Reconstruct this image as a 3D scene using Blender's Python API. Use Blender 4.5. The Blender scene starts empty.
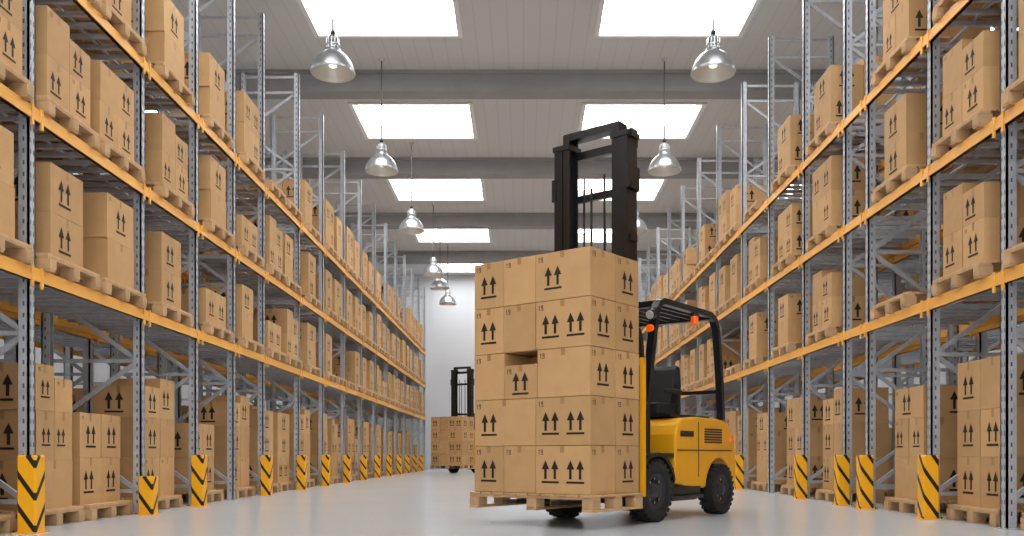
import bpy, math, random
from mathutils import Vector, Matrix
random.seed(11)
scene=bpy.context.scene
col=scene.collection

# ------------------------------------------------------------------ materials
def lin(c):
    return tuple(((v/255)/12.92 if v/255<=0.04045 else (((v/255)+0.055)/1.055)**2.4) for v in c)+(1,)
def mat(name,rgb,rough=0.6,metal=0.0,emit=None,estr=0,noise=0.0,nscale=8,bump=0.0,island=0.0):
    m=bpy.data.materials.new(name); m.use_nodes=True
    nt=m.node_tree; b=nt.nodes['Principled BSDF']
    c=lin(rgb)
    b.inputs['Base Color'].default_value=c
    b.inputs['Roughness'].default_value=rough
    b.inputs['Metallic'].default_value=metal
    if emit:
        b.inputs['Emission Color'].default_value=lin(emit); b.inputs['Emission Strength'].default_value=estr
    if noise>0 or island>0 or bump>0:
        tc=nt.nodes.new('ShaderNodeTexCoord')
        no=nt.nodes.new('ShaderNodeTexNoise'); no.inputs['Scale'].default_value=nscale; no.inputs['Detail'].default_value=5
        nt.links.new(tc.outputs['Object'],no.inputs['Vector'])
        hsv=nt.nodes.new('ShaderNodeHueSaturation'); hsv.inputs['Color'].default_value=c
        mr=nt.nodes.new('ShaderNodeMapRange'); mr.inputs['From Min'].default_value=0.3; mr.inputs['From Max'].default_value=0.7
        mr.inputs['To Min'].default_value=1-noise; mr.inputs['To Max'].default_value=1+noise
        nt.links.new(no.outputs['Fac'],mr.inputs['Value'])
        if island>0:
            g=nt.nodes.new('ShaderNodeNewGeometry')
            mr2=nt.nodes.new('ShaderNodeMapRange'); mr2.inputs['To Min'].default_value=1-island; mr2.inputs['To Max'].default_value=1+island
            nt.links.new(g.outputs['Random Per Island'],mr2.inputs['Value'])
            mu=nt.nodes.new('ShaderNodeMath'); mu.operation='MULTIPLY'
            nt.links.new(mr.outputs['Result'],mu.inputs[0]); nt.links.new(mr2.outputs['Result'],mu.inputs[1])
            nt.links.new(mu.outputs[0],hsv.inputs['Value'])
        else:
            nt.links.new(mr.outputs['Result'],hsv.inputs['Value'])
        nt.links.new(hsv.outputs['Color'],b.inputs['Base Color'])
        if bump>0:
            bp=nt.nodes.new('ShaderNodeBump'); bp.inputs['Strength'].default_value=bump; bp.inputs['Distance'].default_value=0.01
            nt.links.new(no.outputs['Fac'],bp.inputs['Height']); nt.links.new(bp.outputs['Normal'],b.inputs['Normal'])
    return m

CARD=mat('cardboard',(198,157,107),0.75,noise=0.05,nscale=5,island=0.12)
PRINT=mat('box_print',(38,28,18),0.7)
TAPE=mat('box_seam_tape',(168,127,82),0.45)
WOOD=mat('pallet_wood',(194,158,116),0.75,noise=0.12,nscale=9,island=0.14)
GALV=mat('galvanised_steel',(184,189,196),0.42,metal=0.2,noise=0.12,nscale=14)
SLOT=mat('slot_dark',(88,92,98),0.7)
ORANGE=mat('beam_orange_paint',(244,178,78),0.42,noise=0.04,nscale=4)
YEL=mat('forklift_yellow',(245,174,28),0.28)
BLK=mat('black_paint',(24,25,27),0.33)
DK=mat('dark_steel',(50,52,56),0.4,metal=0.5)
RUB=mat('tyre_rubber',(30,30,31),0.75,noise=0.1,nscale=20)
RIM=mat('rim_grey',(58,60,63),0.45,metal=0.4)
SEAT=mat('seat_vinyl',(32,32,34),0.5)
CHROME=mat('chrome',(200,200,205),0.15,metal=1.0)
AMBER=mat('amber_lens',(255,100,15),0.25,emit=(255,100,15),estr=0.3)
LENS=mat('lamp_lens',(200,200,195),0.2)
ALU=mat('lamp_aluminium',(190,193,196),0.34,metal=0.85)
ALUIN=mat('lamp_inner_white',(205,204,200),0.4,metal=0.4)
BULB=mat('lamp_bulb',(255,250,240),0.4,emit=(255,244,225),estr=2.5)
CORD=mat('lamp_cord',(90,90,92),0.6)
SKY=mat('skylight_diffuser',(255,255,255),0.5,emit=(255,255,255),estr=9.0)
FRAME=mat('skylight_frame_white',(225,225,224),0.5)
CONC=mat('beam_concrete',(150,150,150),0.8,noise=0.06,nscale=2,bump=0.15)
WALL=mat('wall_paint',(205,208,212),0.7,noise=0.02,nscale=1)

def stripes():
    m=mat('hazard_stripes',(250,184,20),0.4); nt=m.node_tree; b=nt.nodes['Principled BSDF']
    tc=nt.nodes.new('ShaderNodeTexCoord'); sp=nt.nodes.new('ShaderNodeSeparateXYZ')
    nt.links.new(tc.outputs['Object'],sp.inputs[0])
    ab=nt.nodes.new('ShaderNodeMath'); ab.operation='MULTIPLY'; ab.inputs[1].default_value=1.4
    nt.links.new(sp.outputs['X'],ab.inputs[0])
    a=nt.nodes.new('ShaderNodeMath'); a.operation='ADD'; nt.links.new(ab.outputs[0],a.inputs[0]); nt.links.new(sp.outputs['Z'],a.inputs[1])
    ab2=nt.nodes.new('ShaderNodeMath'); ab2.operation='MULTIPLY'; ab2.inputs[1].default_value=1.4
    nt.links.new(sp.outputs['Y'],ab2.inputs[0])
    s=nt.nodes.new('ShaderNodeMath'); s.operation='SUBTRACT'; nt.links.new(a.outputs[0],s.inputs[0]); nt.links.new(ab2.outputs[0],s.inputs[1])
    d=nt.nodes.new('ShaderNodeMath'); d.operation='MULTIPLY'; d.inputs[1].default_value=1/0.27; nt.links.new(s.outputs[0],d.inputs[0])
    f=nt.nodes.new('ShaderNodeMath'); f.operation='FRACT'; nt.links.new(d.outputs[0],f.inputs[0])
    g=nt.nodes.new('ShaderNodeMath'); g.operation='GREATER_THAN'; g.inputs[1].default_value=0.76; nt.links.new(f.outputs[0],g.inputs[0])
    mx=nt.nodes.new('ShaderNodeMix'); mx.data_type='RGBA'
    mx.inputs[6].default_value=lin((250,180,24)); mx.inputs[7].default_value=lin((24,24,24))
    nt.links.new(g.outputs[0],mx.inputs[0]); nt.links.new(mx.outputs[2],b.inputs['Base Color'])
    return m
HAZ=stripes()
FLOOR=mat('floor_epoxy',(200,206,211),0.18,noise=0.02,nscale=0.6)
def ceil_mat():
    m=mat('ceiling_panels',(200,200,199),0.7); nt=m.node_tree; b=nt.nodes['Principled BSDF']
    tc=nt.nodes.new('ShaderNodeTexCoord'); sp=nt.nodes.new('ShaderNodeSeparateXYZ'); nt.links.new(tc.outputs['Object'],sp.inputs[0])
    d=nt.nodes.new('ShaderNodeMath'); d.operation='MULTIPLY'; d.inputs[1].default_value=1/0.3; nt.links.new(sp.outputs['X'],d.inputs[0])
    f=nt.nodes.new('ShaderNodeMath'); f.operation='FRACT'; nt.links.new(d.outputs[0],f.inputs[0])
    g=nt.nodes.new('ShaderNodeMath'); g.operation='LESS_THAN'; g.inputs[1].default_value=0.07; nt.links.new(f.outputs[0],g.inputs[0])
    mx=nt.nodes.new('ShaderNodeMix'); mx.data_type='RGBA'
    mx.inputs[6].default_value=lin((201,201,200)); mx.inputs[7].default_value=lin((190,190,190))
    nt.links.new(g.outputs[0],mx.inputs[0]); nt.links.new(mx.outputs[2],b.inputs['Base Color'])
    return m
CEIL=ceil_mat()

# ------------------------------------------------------------------ mesh builder
class MB:
    def __init__(s): s.v=[];s.f=[];s.m=[];s.mats=[];s.sm=[]
    def mi(s,m):
        if m not in s.mats: s.mats.append(m)
        return s.mats.index(m)
    def add(s,vs,fs,m,smooth=False):
        o=len(s.v); s.v+= [tuple(p) for p in vs]; k=s.mi(m)
        for f in fs: s.f.append(tuple(i+o for i in f)); s.m.append(k); s.sm.append(smooth)
    def box(s,x0,x1,y0,y1,z0,z1,m):
        vs=[(x0,y0,z0),(x1,y0,z0),(x1,y1,z0),(x0,y1,z0),(x0,y0,z1),(x1,y0,z1),(x1,y1,z1),(x0,y1,z1)]
        s.add(vs,[(0,3,2,1),(4,5,6,7),(0,1,5,4),(1,2,6,5),(2,3,7,6),(3,0,4,7)],m)
    def bar(s,p0,p1,w,h,m,up=(0,0,1)):
        p0=Vector(p0);p1=Vector(p1);d=(p1-p0).normalized();u=Vector(up)
        if abs(d.dot(u))>0.98: u=Vector((0,1,0))
        r=d.cross(u).normalized();u=r.cross(d).normalized()
        vs=[]
        for p in (p0,p1):
            for a,b in ((-1,-1),(1,-1),(1,1),(-1,1)): vs.append(p+r*a*w/2+u*b*h/2)
        s.add(vs,[(0,3,2,1),(4,5,6,7),(0,1,5,4),(1,2,6,5),(2,3,7,6),(3,0,4,7)],m)
    def tube(s,p0,p1,r,m,n=12,r2=None):
        if r2 is None:r2=r
        p0=Vector(p0);p1=Vector(p1);d=(p1-p0).normalized();u=Vector((0,0,1))
        if abs(d.dot(u))>0.98:u=Vector((0,1,0))
        a=d.cross(u).normalized();b=a.cross(d)
        vs=[]
        for p,rr in((p0,r),(p1,r2)):
            for i in range(n):
                t=2*math.pi*i/n; vs.append(p+(a*math.cos(t)+b*math.sin(t))*rr)
        fs=[(i,(i+1)%n,n+(i+1)%n,n+i) for i in range(n)]
        s.add(vs,fs,m,True); s.add(vs,[tuple(range(n))[::-1],tuple(range(n,2*n))],m)
    def path(s,pts,r,m,n=10):
        for a,b in zip(pts[:-1],pts[1:]): s.tube(a,b,r,m,n)
        for p in pts[1:-1]: s.ball(p,r,m)
    def ball(s,c,r,m,n=10,k=6,sz=1.0):
        pr=[(r*math.sin(math.pi*i/k),-r*sz*math.cos(math.pi*i/k)) for i in range(k+1)]
        s.lathe(pr,n,m,c)
    def lathe(s,prof,n,m,c=(0,0,0),axis='z'):
        vs=[]
        for r,z in prof:
            for i in range(n):
                t=2*math.pi*i/n
                if axis=='z': vs.append((c[0]+r*math.cos(t),c[1]+r*math.sin(t),c[2]+z))
                else: vs.append((c[0]+z,c[1]+r*math.cos(t),c[2]+r*math.sin(t)))
        fs=[]
        for j in range(len(prof)-1):
            for i in range(n):
                fs.append((j*n+i,j*n+(i+1)%n,(j+1)*n+(i+1)%n,(j+1)*n+i))
        s.add(vs,fs,m,True)
    def prism(s,prof,x0,x1,m):
        n=len(prof); vs=[(x0,y,z) for y,z in prof]+[(x1,y,z) for y,z in prof]
        fs=[tuple(range(n)),tuple(range(n,2*n))[::-1]]+[(i,n+i,n+(i+1)%n,(i+1)%n) for i in range(n)]
        s.add(vs,fs,m)
    def mesh(s,name):
        me=bpy.data.meshes.new(name); me.from_pydata(s.v,[],s.f)
        for m in s.mats: me.materials.append(m)
        me.polygons.foreach_set('material_index',s.m); me.polygons.foreach_set('use_smooth',s.sm)
        me.update(); return me
    def obj(s,name,parent=None,bevel=0,seg=2,recalc=False):
        me=s.mesh(name)
        if recalc:
            import bmesh
            bm=bmesh.new(); bm.from_mesh(me); bmesh.ops.recalc_face_normals(bm,faces=bm.faces); bm.to_mesh(me); bm.free()
        o=bpy.data.objects.new(name,me); col.objects.link(o)
        if parent:o.parent=parent
        if bevel:
            b=o.modifiers.new('bevel','BEVEL'); b.width=bevel; b.segments=seg; b.limit_method='ANGLE'
        return o
def empty(name,loc=(0,0,0),rz=0):
    e=bpy.data.objects.new(name,None); e.empty_display_size=0.2; col.objects.link(e); e.location=loc; e.rotation_euler=(0,0,rz); return e

# ------------------------------------------------------------------ room
H=8.55; XW=11.0; YB=39.5; YR=-10.0
b=MB(); b.box(-XW,XW,YR,YB,-0.1,0,FLOOR); b.obj('floor')
b=MB(); b.box(-XW,XW,YB,YB+0.2,0,H+0.4,WALL); b.obj('wall_back')
b=MB(); b.box(-XW-0.2,-XW,YR,YB+0.2,0,H+0.4,WALL); b.obj('wall_left')
b=MB(); b.box(XW,XW+0.2,YR,YB+0.2,0,H+0.4,WALL); b.obj('wall_right')
b=MB(); b.box(-XW,-9,YR-0.2,YR,0,H+0.4,WALL); b.box(9,XW,YR-0.2,YR,0,H+0.4,WALL); b.box(-9,9,YR-0.2,YR,7.2,H+0.4,WALL); b.obj('wall_rear')  # unseen wall, wide opening added so world light fills the aisle from behind
PITCH=5.45
rows=[(14.75+PITCH*k,16.9+PITCH*k) for k in range(-4,5)]  # skylight rows behind the camera are added, unseen, for fill light
rows=[r for r in rows if r[0]>YR+0.5 and r[1]<YB]
cols=[(-9.8,-7.6),(-3.85,-1.2),(1.4,4.05),(7.6,9.8)]  # outer columns are added over the side aisles to brighten behind the racks
xs=[-XW]+[v for c in cols for v in c]+[XW]; ys=[YR]+[v for r in rows for v in r]+[YB]
b=MB(); 
for i in range(len(xs)-1):
    for j in range(len(ys)-1):
        if i%2==1 and j%2==1: continue
        b.box(xs[i],xs[i+1],ys[j],ys[j+1],H,H+0.4,CEIL)
b.obj('ceiling')
n=1
for r in rows:
    for c in cols:
        b=MB(); t=0.07
        b.box(c[0],c[1],r[0],r[1],H+0.28,H+0.31,SKY)
        b.box(c[0]-t,c[0]+0.02,r[0]-t,r[1]+t,H-0.04,H-0.002,FRAME); b.box(c[1]-0.02,c[1]+t,r[0]-t,r[1]+t,H-0.04,H-0.002,FRAME)
        b.box(c[0]+0.02,c[1]-0.02,r[0]-t,r[0]+0.02,H-0.04,H-0.002,FRAME); b.box(c[0]+0.02,c[1]-0.02,r[1]-0.02,r[1]+t,H-0.04,H-0.002,FRAME)
        b.obj('window_%d'%n); n+=1
k=0
for i in range(-5,5):
    y=18.5+PITCH*i
    if y<YR or y>YB-0.5: continue
    k+=1
    b=MB(); b.box(-XW,XW,y,y+0.42,H-0.42,H,CONC); b.box(-XW,XW,y-0.06,y+0.48,H-0.07,H-0.001,CONC); b.obj('trim_%d'%k)

# ------------------------------------------------------------------ print marks
def quad(mb,o,u,v,pts,m,n):
    mb.add([o+u*p[0]+v*p[1]+n*0.003 for p in pts],[tuple(range(len(pts)))],m)
def arrows(mb,o,u,v,n,s):
    for dx in (-0.25,0.25):
        quad(mb,o,u,v,[(dx*s-0.065*s,-0.32*s),(dx*s+0.065*s,-0.32*s),(dx*s+0.065*s,0.15*s),(dx*s-0.065*s,0.15*s)],PRINT,n)
        quad(mb,o,u,v,[(dx*s-0.2*s,0.10*s),(dx*s+0.2*s,0.10*s),(dx*s,0.5*s)],PRINT,n)
    quad(mb,o,u,v,[(-0.46*s,-0.5*s),(0.46*s,-0.5*s),(0.46*s,-0.41*s),(-0.46*s,-0.41*s)],PRINT,n)
def mark19(mb,o,u,v,n,s):
    def R(x0,x1,y0,y1): quad(mb,o,u,v,[(x0*s,y0*s),(x1*s,y0*s),(x1*s,y1*s),(x0*s,y1*s)],PRINT,n)
    R(-0.5,-0.36,-0.5,0.5); R(-0.65,-0.5,0.25,0.4)
    R(0.0,0.14,0.0,0.5);R(0.36,0.5,-0.5,0.5);R(0,0.5,0.37,0.5);R(0,0.5,-0.05,0.08);R(0,0.5,-0.5,-0.37)
FD={'-y':(Vector((1,0,0)),Vector((0,-1,0))),'+y':(Vector((-1,0,0)),Vector((0,1,0))),'-x':(Vector((0,-1,0)),Vector((-1,0,0))),'+x':(Vector((0,1,0)),Vector((1,0,0)))}
Z=Vector((0,0,1))
def face(x0,x1,y0,y1,z0,z1,side):
    u,n=FD[side]; c=Vector(((x0+x1)/2,(y0+y1)/2,(z0+z1)/2)); d=Vector(((x1-x0)/2,(y1-y0)/2,0))
    o=c+Vector((n.x*d.x,n.y*d.y,0)); w=abs(u.x)*(x1-x0)+abs(u.y)*(y1-y0)
    return o,u,n,w,(z1-z0)
def pallet(mb,x0,x1,y0,y1,z,h=0.155,nb=7):
    cy=(y0+y1)/2
    for yy in (y0+0.06,cy,y1-0.06):
        mb.box(x0,x1,yy-0.05,yy+0.05,z,z+0.02,WOOD)
        for xx in (x0+0.06,(x0+x1)/2,x1-0.06):
            mb.box(xx-0.065,xx+0.065,yy-0.055,yy+0.055,z+0.02,z+h-0.045,WOOD)
    for xx in (x0+0.06,(x0+x1)/2,x1-0.06): mb.box(xx-0.05,xx+0.05,y0,y1,z+h-0.045,z+h-0.022,WOOD)
    w=(x1-x0)/nb
    for i in range(nb): mb.box(x0+i*w+0.008,x0+(i+1)*w-0.008,y0,y1,z+h-0.022,z+h,WOOD)

# local frame: +x = towards the aisle
def load_variant(footx,footy,layers,lh,seed,grids,skip=0.1,hw=0.48):
    rnd=random.Random(seed); mb=MB(); pallet(mb,-0.56,0.56,-hw,hw,0)
    z=0.157; xe=0.50-rnd.uniform(0,0.06)
    y_off=rnd.uniform(-1,1)*(0.47-footy/2)
    for L in range(layers):
        h=lh*rnd.uniform(0.94,1.04)
        g=rnd.choice(grids)
        for i in range(g[0]):
            for j in range(g[1]):
                if L==layers-1 and L>0 and g[0]*g[1]>1 and rnd.random()<skip: continue
                w=footx/g[0]; d=footy/g[1]
                ja=rnd.uniform(-0.01,0.01)
                x0=xe-footx+i*w+0.004;x1=x0+w-0.008;y0=y_off-footy/2+j*d+0.004+ja;y1=y0+d-0.008
                hh=h if not(L==layers-1 and rnd.random()<0.2) else h*0.75
                mb.box(x0,x1,y0,y1,z,z+hh,CARD)
                for sd,ok in (('-y',j==0),('+y',j==g[1]-1),('-x',i==0),('+x',i==g[0]-1)):
                    if not ok: continue
                    o,u,n_,fw,fh=face(x0,x1,y0,y1,z,z+hh,sd)
                    quad(mb,o,u,Z,[(-0.02,fh/2-0.08),(0.02,fh/2-0.08),(0.02,fh/2),(-0.02,fh/2)],TAPE,n_*0.5)
                    if rnd.random()<0.78: arrows(mb,o+u*rnd.choice([0,0,-0.05])-Z*0.01,u,Z,n_,min(0.24,fw*0.52))
                    if rnd.random()<0.3: mark19(mb,o+u*(-fw/2+0.06)+Z*(fh/2-0.05),u,Z,n_,0.035)
        z+=h+0.002
    return mb.mesh('pallet_load_mesh')
GROUND=[load_variant(*a) for a in (
 (0.95,0.9,3,0.46,11,[(2,2)]),(0.6,0.9,3,0.46,12,[(1,2)]),(0.9,0.8,3,0.45,13,[(2,2),(2,1)]),(0.62,0.66,3,0.44,14,[(1,1),(1,2)]),(0.95,0.9,2,0.46,15,[(2,2)]),(0.8,0.75,3,0.47,16,[(2,2),(1,1)]))]
SHORT=[load_variant(*a) for a in (
 (0.6,0.55,2,0.42,41,[(1,1)]),(0.9,0.6,2,0.42,42,[(2,1)]),(0.6,0.8,2,0.42,43,[(1,2)]),(0.9,0.8,2,0.40,44,[(2,2)]),(0.7,0.6,2,0.43,45,[(1,1),(2,1)]),(0.85,0.86,2,0.42,46,[(2,2),(2,1)]))]
ONE=[load_variant(*a) for a in (
 (0.62,0.62,2,0.47,71,[(1,1)]),(0.6,0.8,2,0.46,72,[(1,2)]),(0.9,0.7,2,0.48,73,[(2,1),(2,2)]))]
HALF=[load_variant(0.6,0.8,1,0.45,91,[(1,2)]),load_variant(0.9,0.6,1,0.5,92,[(2,1)])]
BARE=load_variant(0.6,0.6,0,0.4,99,[(1,1)])

# ------------------------------------------------------------------ racks
LV=[2.25,3.62,5.0]
XF=4.2; DEP=1.1; HT=7.8
def rack_frames(mb,sx,xf,ys_,near):
    for y in ys_:
        for k,x in enumerate((xf,xf+DEP-0.09)):
            xa,xb=sorted((sx*x,sx*(x+0.09)))
            fw=0.018
            wa=(xa,xa+fw) if (sx>0) else (xb-fw,xb)
            if k==1: wa=(xb-fw,xb) if sx>0 else (xa,xa+fw)
            mb.box(wa[0],wa[1],y-0.05,y+0.05,0.01,HT,GALV)
            mb.box(xa,xb,y-0.05,y-0.035,0.01,HT,GALV); mb.box(xa,xb,y+0.035,y+0.05,0.01,HT,GALV)
            mb.box(xa-0.03,xb+0.03,y-0.08,y+0.08,0,0.012,GALV)
            if near and y<17:
                zz=0.12
                while zz<HT-0.05:
                    if y>3:
                        xc=(xa+xb)/2
                        mb.add([(xc-0.008,y-0.0512,zz),(xc+0.008,y-0.0512,zz),(xc+0.008,y-0.0512,zz+0.038),(xc-0.008,y-0.0512,zz+0.038)],[(0,1,2,3)],SLOT)
                        if k==0:
                            X=sx*(xf-0.001)
                            for yy in (y-0.022,y+0.022):
                                mb.add([(X,yy-0.007,zz),(X,yy+0.007,zz),(X,yy+0.006,zz+0.04),(X,yy-0.006,zz+0.04)],[(0,1,2,3)],SLOT)
                    zz+=0.1
        z=0.25; s=0; a=sx*(xf+0.05); c=sx*(xf+DEP-0.05)
        mb.bar((a,y,z),(c,y,z),0.035,0.04,GALV)
        while z<HT-0.8:
            p,q=(a,c) if s==0 else (c,a)
            mb.bar((p,y,z),(q,y,z+0.72),0.03,0.045,GALV); s=1-s; z+=0.72
            if s==0: mb.bar((a,y,z),(c,y,z),0.035,0.04,GALV)
        mb.bar((a,y,HT-0.06),(c,y,HT-0.06),0.035,0.04,GALV)
def rack_beams(mb,sx,xf,ys_):
    y0,y1=ys_[0],ys_[-1]
    for z in LV:
        for k,x in enumerate((xf-0.035,xf+DEP+0.0)):
            xa,xb=sorted((sx*x,sx*(x+0.035)))
            mb.box(xa,xb,y0-0.05,y1+0.05,z-0.115,z,ORANGE)
            xa2,xb2=sorted((sx*(x-(0.012 if k==0 else -0.012)),sx*(x+0.035)))
            mb.box(xa2,xb2,y0-0.05,y1+0.05,z-0.115,z-0.06,ORANGE)
            if k==0:
                for y in ys_:
                    for e in (-1,1):
                        xa3,xb3=sorted((sx*(x-0.016),sx*(x+0.0)))
                        mb.box(xa3,xb3,y+e*0.075-0.018,y+e*0.075+0.018,z-0.17,z+0.01,ORANGE)
def rack_deck(mb,sx,xf,ys_):
    for z in LV:
        y=ys_[0]+0.2
        while y<ys_[-1]:
            if all(abs(y-f)>0.07 for f in ys_):
                xa,xb=sorted((sx*(xf),sx*(xf+DEP)))
                mb.box(xa,xb,y-0.02,y+0.02,z-0.05,z-0.005,GALV)
            y+=0.24
        for t in (0.3,0.8): mb.box(*sorted((sx*(xf+t-0.015),sx*(xf+t+0.015))),ys_[0],ys_[-1],z-0.02,z-0.004,GALV)
LY=[0.7,3.0,5.35,7.7,9.95,11.6,13.1,14.6,16.9,18.95,21.2,23.4,25.6,27.8,30.0,32.2,34.4,36.5,38.5]
RY=[0.9,3.2,5.5,7.87,9.31,11.0,11.78,13.5,15.4,17.3,19.5,21.7,23.9,26.1,28.3,30.5,32.7,34.9,36.9,38.5]
for sx,YS in ((-1,LY),(1,RY)):
    root=empty('pallet_rack'); 
    for nm,xf in (('front',XF),('rear',XF+DEP+0.26)):
        mb=MB(); rack_frames(mb,sx,xf,YS,nm=='front'); mb.obj('upright_frames_'+nm,root)
        mb=MB(); rack_beams(mb,sx,xf,YS); mb.obj('shelf_beams_'+nm,root)
        mb=MB(); rack_deck(mb,sx,xf,YS); mb.obj('deck_bars_'+nm,root)
    broot=empty('cardboard_box_pallets')
    idx=0
    for rowi,xf in enumerate((XF,XF+DEP+0.26)):
        for a,c in zip(YS[:-1],YS[1:]):
            span=c-a-0.12; nn=int(span//0.97)
            if nn==0: 
                continue
            for li,z in enumerate([0.0]+LV):
                for q in range(nn):
                    rr=random.random()
                    if rowi==1 and rr<0.38: continue
                    sl=span/nn; yc=a+0.06+sl*(q+0.5)
                    if li==0: me=random.choice(GROUND)
                    elif li==3: me=random.choice(ONE+ONE+SHORT)
                    else: me=random.choice(SHORT+SHORT+ONE+HALF[:1])
                    if rowi==0 and li>0 and rr<0.10: me=BARE
                    o=bpy.data.objects.new('pallet_load_%d'%idx,me); idx+=1; col.objects.link(o); o.parent=broot
                    jit=random.uniform(-0.012,0.012)
                    cx=xf+0.475 if rowi==0 else xf+0.55
                    if li==0 and rowi==0: cx=xf+0.625
                    o.location=(sx*(cx+jit),yc,z+0.001)
                    o.rotation_euler=(0,0,0 if sx<0 else math.pi)
# ------------------------------------------------------------------ post protectors
def protector(name,x,y,sx,h=0.65):
    mb=MB()
    pl=[(-0.08,-0.065),(-0.065,-0.08),(0.065,-0.08),(0.08,-0.065),(0.08,0.065),(0.065,0.08),(-0.065,0.08),(-0.08,0.065)]
    N=8; vs=[]
    for zz,k in ((0.012,1),(h-0.015,1),(h,0.9)):
        for p in pl: vs.append((p[0]*k,p[1]*k,zz))
    fs=[(j*N+i,j*N+(i+1)%N,(j+1)*N+(i+1)%N,(j+1)*N+i) for j in (0,1) for i in range(N)]+[tuple(range(2*N,3*N))]
    mb.add(vs,fs,HAZ)
    mb.box(-0.1,0.1,-0.11,0.095,0,0.012,YEL)
    for bx in (-0.09,0.09): mb.tube((bx,-0.1,0.012),(bx,-0.1,0.028),0.008,DK,8)
    o=mb.obj(name); o.location=(x,y,0)
    return o
for y in [7.7,11.6,14.6,16.9,18.95,21.2,23.4,25.6,27.8,30.0,32.2,34.4,36.5]: protector('rack_post_protector',-4.11,y-0.18,-1)
protector('rack_post_protector',-4.08,9.8,-1,0.42)
for y in [9.31,11.0,11.78,13.5,17.3,19.5,21.7,23.9,26.1,28.3,30.5,32.7,34.9]: protector('rack_post_protector',4.11,y-0.18,1)

# ------------------------------------------------------------------ pendant lamps
def lamp(x,y):
    mb=MB(); zb=6.30
    out=[(0.322,0.0),(0.33,0.02),(0.318,0.06),(0.30,0.12),(0.262,0.20),(0.20,0.275),(0.135,0.32),(0.115,0.335)]
    mb.lathe(out,40,ALU,(x,y,zb))
    mb.lathe([(r-0.006,z) for r,z in out],40,ALUIN,(x,y,zb))
    mb.lathe([(0.118,0.33),(0.118,0.36),(0.09,0.365),(0.09,0.40),(0.105,0.405),(0.105,0.44),(0.085,0.45),(0.085,0.52),(0.06,0.56),(0.02,0.58),(0.0,0.585)],24,ALU,(x,y,zb))
    for i in range(12):
        t=2*math.pi*i/12
        mb.bar((x+0.095*math.cos(t),y+0.095*math.sin(t),zb+0.36),(x+0.095*math.cos(t),y+0.095*math.sin(t),zb+0.52),0.012,0.02,ALU)
    mb.lathe([(0.0,0.1),(0.05,0.11),(0.075,0.16),(0.06,0.22),(0.03,0.3),(0.0,0.33)],16,BULB,(x,y,zb))
    mb.lathe([(0.02,0.575),(0.035,0.59),(0.035,0.63),(0.012,0.65),(0.0,0.65)],12,DK,(x,y,zb))
    mb.tube((x,y,zb+0.64),(x,y,H-0.002),0.013,CORD,8)
    mb.lathe([(0.0,-0.05),(0.05,-0.045),(0.06,0)],16,ALU,(x,y,H-0.001))
    mb.obj('pendant_lamp')
for y in (-3.2,2.8,8.6,13.35,17.95,22.75,28.3,30.6,33.75):
    for s in (-1,1): lamp(s*2.82,y)

# ------------------------------------------------------------------ forklift
WB=-1.52
def wheel(mb,x,y,r,w):
    prof=[(r*0.58,-w/2+0.015),(r*0.66,-w/2),(r*0.9,-w/2+0.005),(r*0.965,-w/2+0.03),(r*0.965,w/2-0.03),(r*0.9,w/2-0.005),(r*0.66,w/2),(r*0.58,w/2-0.015)]
    mb.lathe(prof,48,RUB,(x,y,r),'x')
    for sd in (-1,1):
        mb.lathe([(r*0.6,sd*(w/2-0.02)),(r*0.55,sd*(w/2-0.01)),(r*0.5,sd*(w/2-0.05)),(r*0.25,sd*(w/2-0.07)),(r*0.22,sd*(w/2-0.01)),(0,sd*(w/2-0.005))],32,RIM,(x,y,r),'x')
        for i in range(8):
            t=2*math.pi*i/8; c=(x+sd*(w/2-0.06),y+r*0.38*math.cos(t),r+r*0.38*math.sin(t))
            mb.tube(c,(c[0]+sd*0.022,c[1],c[2]),0.014,CHROME,6)
    for i in range(26):
        for sd in (-1,1):
            t=2*math.pi*(i+0.25*sd)/26; 
            c0=Vector((x+sd*0.012,y+r*0.965*math.cos(t),r+r*0.965*math.sin(t)))
            t2=t+0.07
            c1=Vector((x+sd*(w/2-0.004),y+r*0.955*math.cos(t2),r+r*0.955*math.sin(t2)))
            up=(0,math.cos(t),math.sin(t))
            mb.bar(c0,c1,0.036,0.026,RUB,up)
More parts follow.
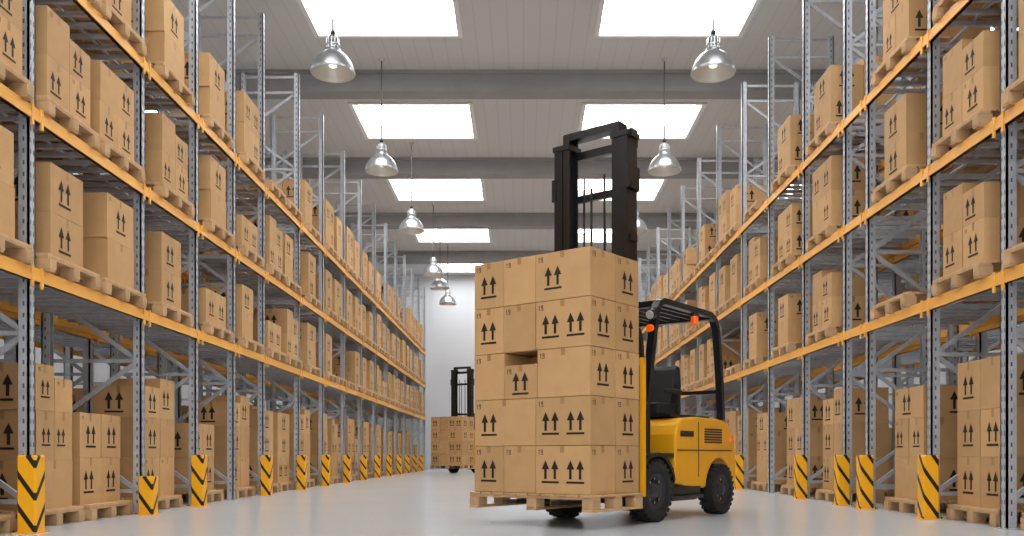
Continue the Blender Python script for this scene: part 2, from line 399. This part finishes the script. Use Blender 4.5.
def forklift(loc,rz):
    root=empty('forklift',loc,rz)
    for s in (-1,1):
        mb=MB(); wheel(mb,s*0.50,0,0.305,0.2); mb.obj('front_wheel',root)
        mb=MB(); wheel(mb,s*0.47,WB,0.275,0.18); mb.obj('rear_wheel',root)
    mb=MB(); mb.tube((-0.4,0,0.3),(0.4,0,0.3),0.07,DK); mb.tube((-0.38,WB,0.275),(0.38,WB,0.275),0.05,DK); mb.obj('axles',root)
    arch=[(WB+0.335*math.cos(math.radians(t)),0.275+0.335*math.sin(math.radians(t))) for t in range(172,-1,-12)]
    prof=[(-0.50,0.36),(-0.50,0.86),(-0.56,0.98),(-0.66,1.03),(-1.0,1.055),(-1.5,1.045),(-1.72,1.01),(-1.84,0.90),(-1.92,0.70),(-1.94,0.42),(-1.91,0.31)]+arch+[(-1.1,0.30),(-0.9,0.30)]
    mb=MB(); mb.prism(prof,-0.52,0.52,YEL); mb.obj('counterweight_body',root,0.035,3,True)
    mb=MB()
    for s in (-1,1):
        X=s*0.525
        mb.box(min(X,s*0.515),max(X,s*0.515),-1.0,-0.992,0.42,1.0,DK)
        mb.box(min(X,s*0.515),max(X,s*0.515),-1.8,-0.53,0.695,0.705,DK)
        for i in range(6):
            z=0.78+i*0.028
            mb.box(min(s*0.529,s*0.51),max(s*0.529,s*0.51),-1.55,-1.14,z,z+0.014,BLK)
        mb.box(min(s*0.528,s*0.51),max(s*0.528,s*0.51),-0.88,-0.6,0.84,0.9,BLK)
        mb.box(min(s*0.53,s*0.5),max(s*0.53,s*0.5),-1.81,-1.75,0.8,0.86,AMBER)
    mb.box(-0.40,0.40,-1.5,-0.62,1.045,1.075,BLK)
    mb.obj('body_panels',root)
    mb=MB(); mb.box(-0.40,0.40,-1.2,0.1,0.17,0.42,BLK); 
    mb.box(-0.50,0.50,-0.52,-0.36,0.22,0.52,BLK)
    mb.box(-0.56,-0.40,-1.05,-0.34,0.2,0.24,DK); mb.box(0.40,0.56,-1.05,-0.34,0.2,0.24,DK)
    mb.box(-0.52,0.52,-1.05,-0.4,0.24,0.33,BLK)
    mb.box(-0.50,0.50,-0.52,0.12,0.62,0.67,BLK)
    mb.obj('chassis',root,0.01)
    for s in (-1,1):
        mb=MB(); R0,R1=0.335,0.37
        pr=[(R1*math.cos(math.radians(t)),0.305+R1*math.sin(math.radians(t))) for t in range(20,176,12)]
        pi_=[(R0*math.cos(math.radians(t)),0.305+R0*math.sin(math.radians(t))) for t in range(164+4,12,-12)]
        mb.prism(pr+pi_,min(s*0.38,s*0.6),max(s*0.38,s*0.6),BLK); mb.obj('front_fender',root,0,2,True)
    mb=MB(); mb.prism([(0.12,0.62),(0.14,1.12),(0.06,1.22),(-0.08,1.16),(-0.02,0.66)],-0.46,0.46,BLK)
    mb.box(-0.49,0.49,0.0,0.1,0.64,0.92,YEL)
    mb.obj('dash_cowl',root,0.012,2,True)
    mb=MB(); mb.tube((0,-0.02,1.1),(0,-0.22,1.38),0.025,BLK)
    cen=Vector((-0.02,-0.24,1.40)); nrm=Vector((0,-0.57,0.82)).normalized(); a=Vector((1,0,0)); bb=nrm.cross(a)
    pts=[cen+(a*math.cos(2*math.pi*i/24)+bb*math.sin(2*math.pi*i/24))*0.18 for i in range(25)]
    mb.path(pts,0.016,BLK,8)
    for i in (0,8,16): mb.tube(cen,pts[i],0.011,BLK,6)
    mb.ball(cen,0.04,BLK)
    for i in range(3): mb.tube((-0.25-i*0.05,0.0,1.15),(-0.25-i*0.05,-0.08,1.36),0.008,DK,6); mb.ball((-0.25-i*0.05,-0.08,1.37),0.02,BLK)
    mb.obj('steering_wheel',root)
    mb=MB(); mb.box(-0.25,0.25,-1.1,-0.6,1.075,1.2,SEAT)
    mb.prism([(-1.03,1.18),(-0.93,1.20),(-1.03,1.58),(-1.08,1.62),(-1.14,1.60),(-1.17,1.4),(-1.13,1.18)],-0.23,0.23,SEAT)
    for s in (-1,1): mb.box(min(s*0.25,s*0.31),max(s*0.25,s*0.31),-1.05,-0.73,1.30,1.35,SEAT); mb.box(min(s*0.26,s*0.29),max(s*0.26,s*0.29),-1.05,-1.0,1.1,1.31,SEAT)
    mb.obj('seat',root,0.035,3,True)
    mb=MB()
    for s in (-1,1):
        x=s*0.49
        p=[(x,0.06,0.66),(x,0.05,1.15),(x,-0.06,1.7),(x,-0.14,2.08),(x,-0.19,2.15),(x,-0.27,2.18),(x,-1.30,2.17),(x,-1.41,2.13),(x,-1.48,2.03),(x,-1.56,1.5),(x,-1.60,1.04)]
        for q0,q1 in zip(p[:-1],p[1:]): mb.bar(q0,q1,0.06,0.075,BLK,(1,0,0))
        for q in p[1:-1]: mb.ball(q,0.037,BLK)
    mb.box(-0.5,0.5,-0.25,-0.17,2.12,2.18,BLK); mb.box(-0.5,0.5,-1.38,-1.30,2.12,2.18,BLK)
    for i in range(7):
        xx=-0.39+i*0.13; mb.box(xx-0.012,xx+0.012,-1.34,-0.21,2.14,2.19,BLK)
    mb.bar((-0.49,-1.57,1.35),(0.49,-1.57,1.35),0.04,0.04,BLK)
    mb.obj('overhead_guard',root)
    mb=MB()
    for s in (-1,1):
        mb.tube((s*0.54,0.0,2.02),(s*0.54,0.05,2.005),0.05,BLK,16); mb.tube((s*0.54,0.05,2.005),(s*0.54,0.06,2.0),0.042,LENS,16)
        mb.bar((s*0.49,-0.06,2.02),(s*0.54,0.0,2.02),0.02,0.02,BLK)
        mb.tube((s*0.54,0.03,1.88),(s*0.54,0.07,1.87),0.035,AMBER,12); mb.bar((s*0.5,-0.03,1.88),(s*0.54,0.03,1.88),0.02,0.02,BLK)
    mb.tube((-0.5,-0.95,2.05),(-0.5,-0.95,2.11),0.04,AMBER,14); mb.ball((-0.5,-0.95,2.05),0.04,AMBER)
    mb.tube((-0.5,-0.95,2.11),(-0.5,-0.95,2.15),0.045,BLK,14)
    mb.obj('guard_lights',root)
    mb=MB()
    for s in (-1,1):
        def sb(a,c,*r): x=sorted((s*a,s*c)); mb.box(x[0],x[1],*r)
        sb(0.40,0.425,0.10,0.29,0.12,3.72,BLK); sb(0.33,0.40,0.10,0.12,0.12,3.72,BLK); sb(0.33,0.40,0.27,0.29,0.12,3.72,BLK)
        sb(0.30,0.325,0.12,0.28,0.16,3.85,BLK); sb(0.25,0.30,0.12,0.135,0.16,3.85,BLK); sb(0.25,0.30,0.265,0.28,0.16,3.85,BLK)
        mb.tube((s*0.35,0.06,0.3),(s*0.35,0.06,2.7),0.036,BLK); mb.tube((s*0.35,0.06,2.7),(s*0.35,0.06,3.72),0.022,CHROME)
        sb(0.11,0.13,0.2,0.21,0.3,3.4,DK)
        for i in range(6):
            z=1.2+i*0.5; sb(0.425,0.455,0.14,0.25,z,z+0.07,BLK)
        sb(0.24,0.44,0.08,0.30,3.70,3.75,BLK)
        sb(0.40,0.45,0.09,0.30,3.2,3.42,BLK)
    mb.box(-0.43,0.43,0.09,0.14,3.62,3.70,BLK); mb.box(-0.325,0.325,0.13,0.27,3.79,3.86,BLK)
    mb.box(-0.43,0.43,0.07,0.11,3.2,3.27,BLK)
    mb.box(-0.43,0.43,0.07,0.11,1.5,1.62,BLK); mb.box(-0.43,0.43,0.07,0.12,0.3,0.5,BLK)
    mb.tube((0.05,0.18,0.4),(0.05,0.18,3.3),0.012,BLK,8)
    mb.obj('mast',root)
    mb=MB()
    mb.box(-0.46,0.46,0.3,0.34,0.3,0.4,DK); mb.box(-0.46,0.46,0.3,0.34,0.68,0.78,DK)
    for s in (-1,1):
        x=sorted((s*0.2,s*0.3)); mb.box(x[0],x[1],0.34,0.375,0.21,0.8,DK); mb.box(x[0],x[1],0.34,1.2,0.205,0.24,DK)
        x=sorted((s*0.60,s*0.635)); mb.box(x[0],x[1],0.29,0.35,0.26,1.56,YEL)
        x=sorted((s*0.40,s*0.46)); mb.box(x[0],x[1],0.3,0.34,0.3,1.5,BLK)
    mb.box(-0.635,0.635,0.30,0.34,1.5,1.55,YEL); mb.box(-0.62,0.62,0.30,0.34,0.5,0.56,DK)
    mb.obj('fork_carriage',root)
    return root

def load_stack(loc,rz,rows_):
    root=empty('pallet_of_cardboard_boxes',loc,rz)
    mb=MB()
    x0,x1,y0,y1=-0.665,0.74,0.385,1.235
    z=0.155
    for xx in (x0+0.06,0,x1-0.06):
        mb.box(xx-0.055,xx+0.055,y0,y1,z,z+0.022,WOOD)
        for yy in (y0+0.07,(y0+y1)/2,y1-0.07): mb.box(xx-0.055,xx+0.055,yy-0.065,yy+0.065,z+0.022,z+0.105,WOOD)
    for yy in (y0+0.07,(y0+y1)/2,y1-0.07): mb.box(x0,x1,yy-0.055,yy+0.055,z+0.105,z+0.127,WOOD)
    for i in range(10):
        w=(x1-x0)/10; mb.box(x0+i*w+0.008,x0+(i+1)*w-0.008,y0,y1,z+0.127,z+0.149,WOOD)
    mb.obj('pallet',root,0.004,1)
    bx=MB(); pr=MB()
    hz=0.428; z=0.306
    ya,yb=0.40,1.22
    for r in range(rows_):
        h=hz-0.004
        if rows_==5 and r==2:
            colsx=[(-0.63,-0.06,1.0),(-0.06,0.32,0.72),(0.32,0.69,1.0)]
        elif r==1: colsx=[(-0.63,-0.04,1.0),(-0.04,0.69,1.0)]
        else: colsx=[(-0.63,-0.04,1.0),(-0.04,0.33,1.0),(0.33,0.69,1.0)]
        for ci,(a,c,hs) in enumerate(colsx):
            for k,(p,q) in enumerate(((ya,0.81),(0.81,yb))):
                jx=random.uniform(-0.003,0.003)
                X0,X1,Y0,Y1=a+0.003+jx,c-0.003+jx,p+0.003,q-0.003
                hh=h*hs if k==1 else h
                bx.box(X0,X1,Y0,Y1,z,z+hh,CARD)
                fs=[]
                if k==1: fs.append('+y')
                if k==0: fs.append('-y')
                if ci==0: fs.append('-x')
                if ci==len(colsx)-1: fs.append('+x')
                for sd in fs:
                    o,u,n_,fw,fh=face(X0,X1,Y0,Y1,z,z+hh,sd)
                    vis=True; off=0
                    hole=(rows_==5 and r==2)
                    if sd=='+y':
                        if hole: vis=(ci==1)
                        elif ci==0: off=-0.13 if r in (0,1,3) else -0.1
                        elif ci==1 and len(colsx)==3: vis=False
                        elif len(colsx)==2 and ci==1: off=-0.18
                    if sd=='-x' and k==1 and r in (0,1,4): vis=False
                    if vis: arrows(pr,o+u*off+Z*(-0.015),u,Z,n_,0.205)
                    if sd=='+y' and ci==0 and r in(0,1,3): arrows(pr,o+u*0.14+Z*(-0.015),u,Z,n_,0.205)
                    mark19(pr,o+u*(-fw/2+0.06)+Z*(fh/2-0.055),u,Z,n_,0.045)
                    quad(pr,o,u,Z,[(-0.022,fh/2-0.06),(0.022,fh/2-0.06),(0.022,fh/2),(-0.022,fh/2)],TAPE,n_*0.3)
        z+=hz
    bx.obj('cardboard_boxes',root,0.006,2); pr.obj('box_print_marks',root)
    return root
A=math.radians(38)
P=(0.83,9.05,0); R=math.pi-A
forklift(P,R); load_stack(P,R,5)
A2=math.radians(28)
P2=(-2.12,33.0,0)
forklift(P2,math.pi-A2); load_stack(P2,math.pi-A2,4)

# ------------------------------------------------------------------ world & camera
w=bpy.data.worlds.new('world'); scene.world=w; w.use_nodes=True
w.node_tree.nodes['Background'].inputs[0].default_value=(0.95,0.97,1,1); w.node_tree.nodes['Background'].inputs[1].default_value=2.0
cam=bpy.data.cameras.new('camera'); co=bpy.data.objects.new('camera',cam); col.objects.link(co)
co.location=(0,0,0.65); co.rotation_euler=(math.pi/2,0,0)
cam.sensor_width=36; cam.lens=900/1024*36
cam.shift_y=187/1024; cam.shift_x=-11/1024
cam.clip_end=200
scene.camera=co
scene.view_settings.view_transform='Standard'
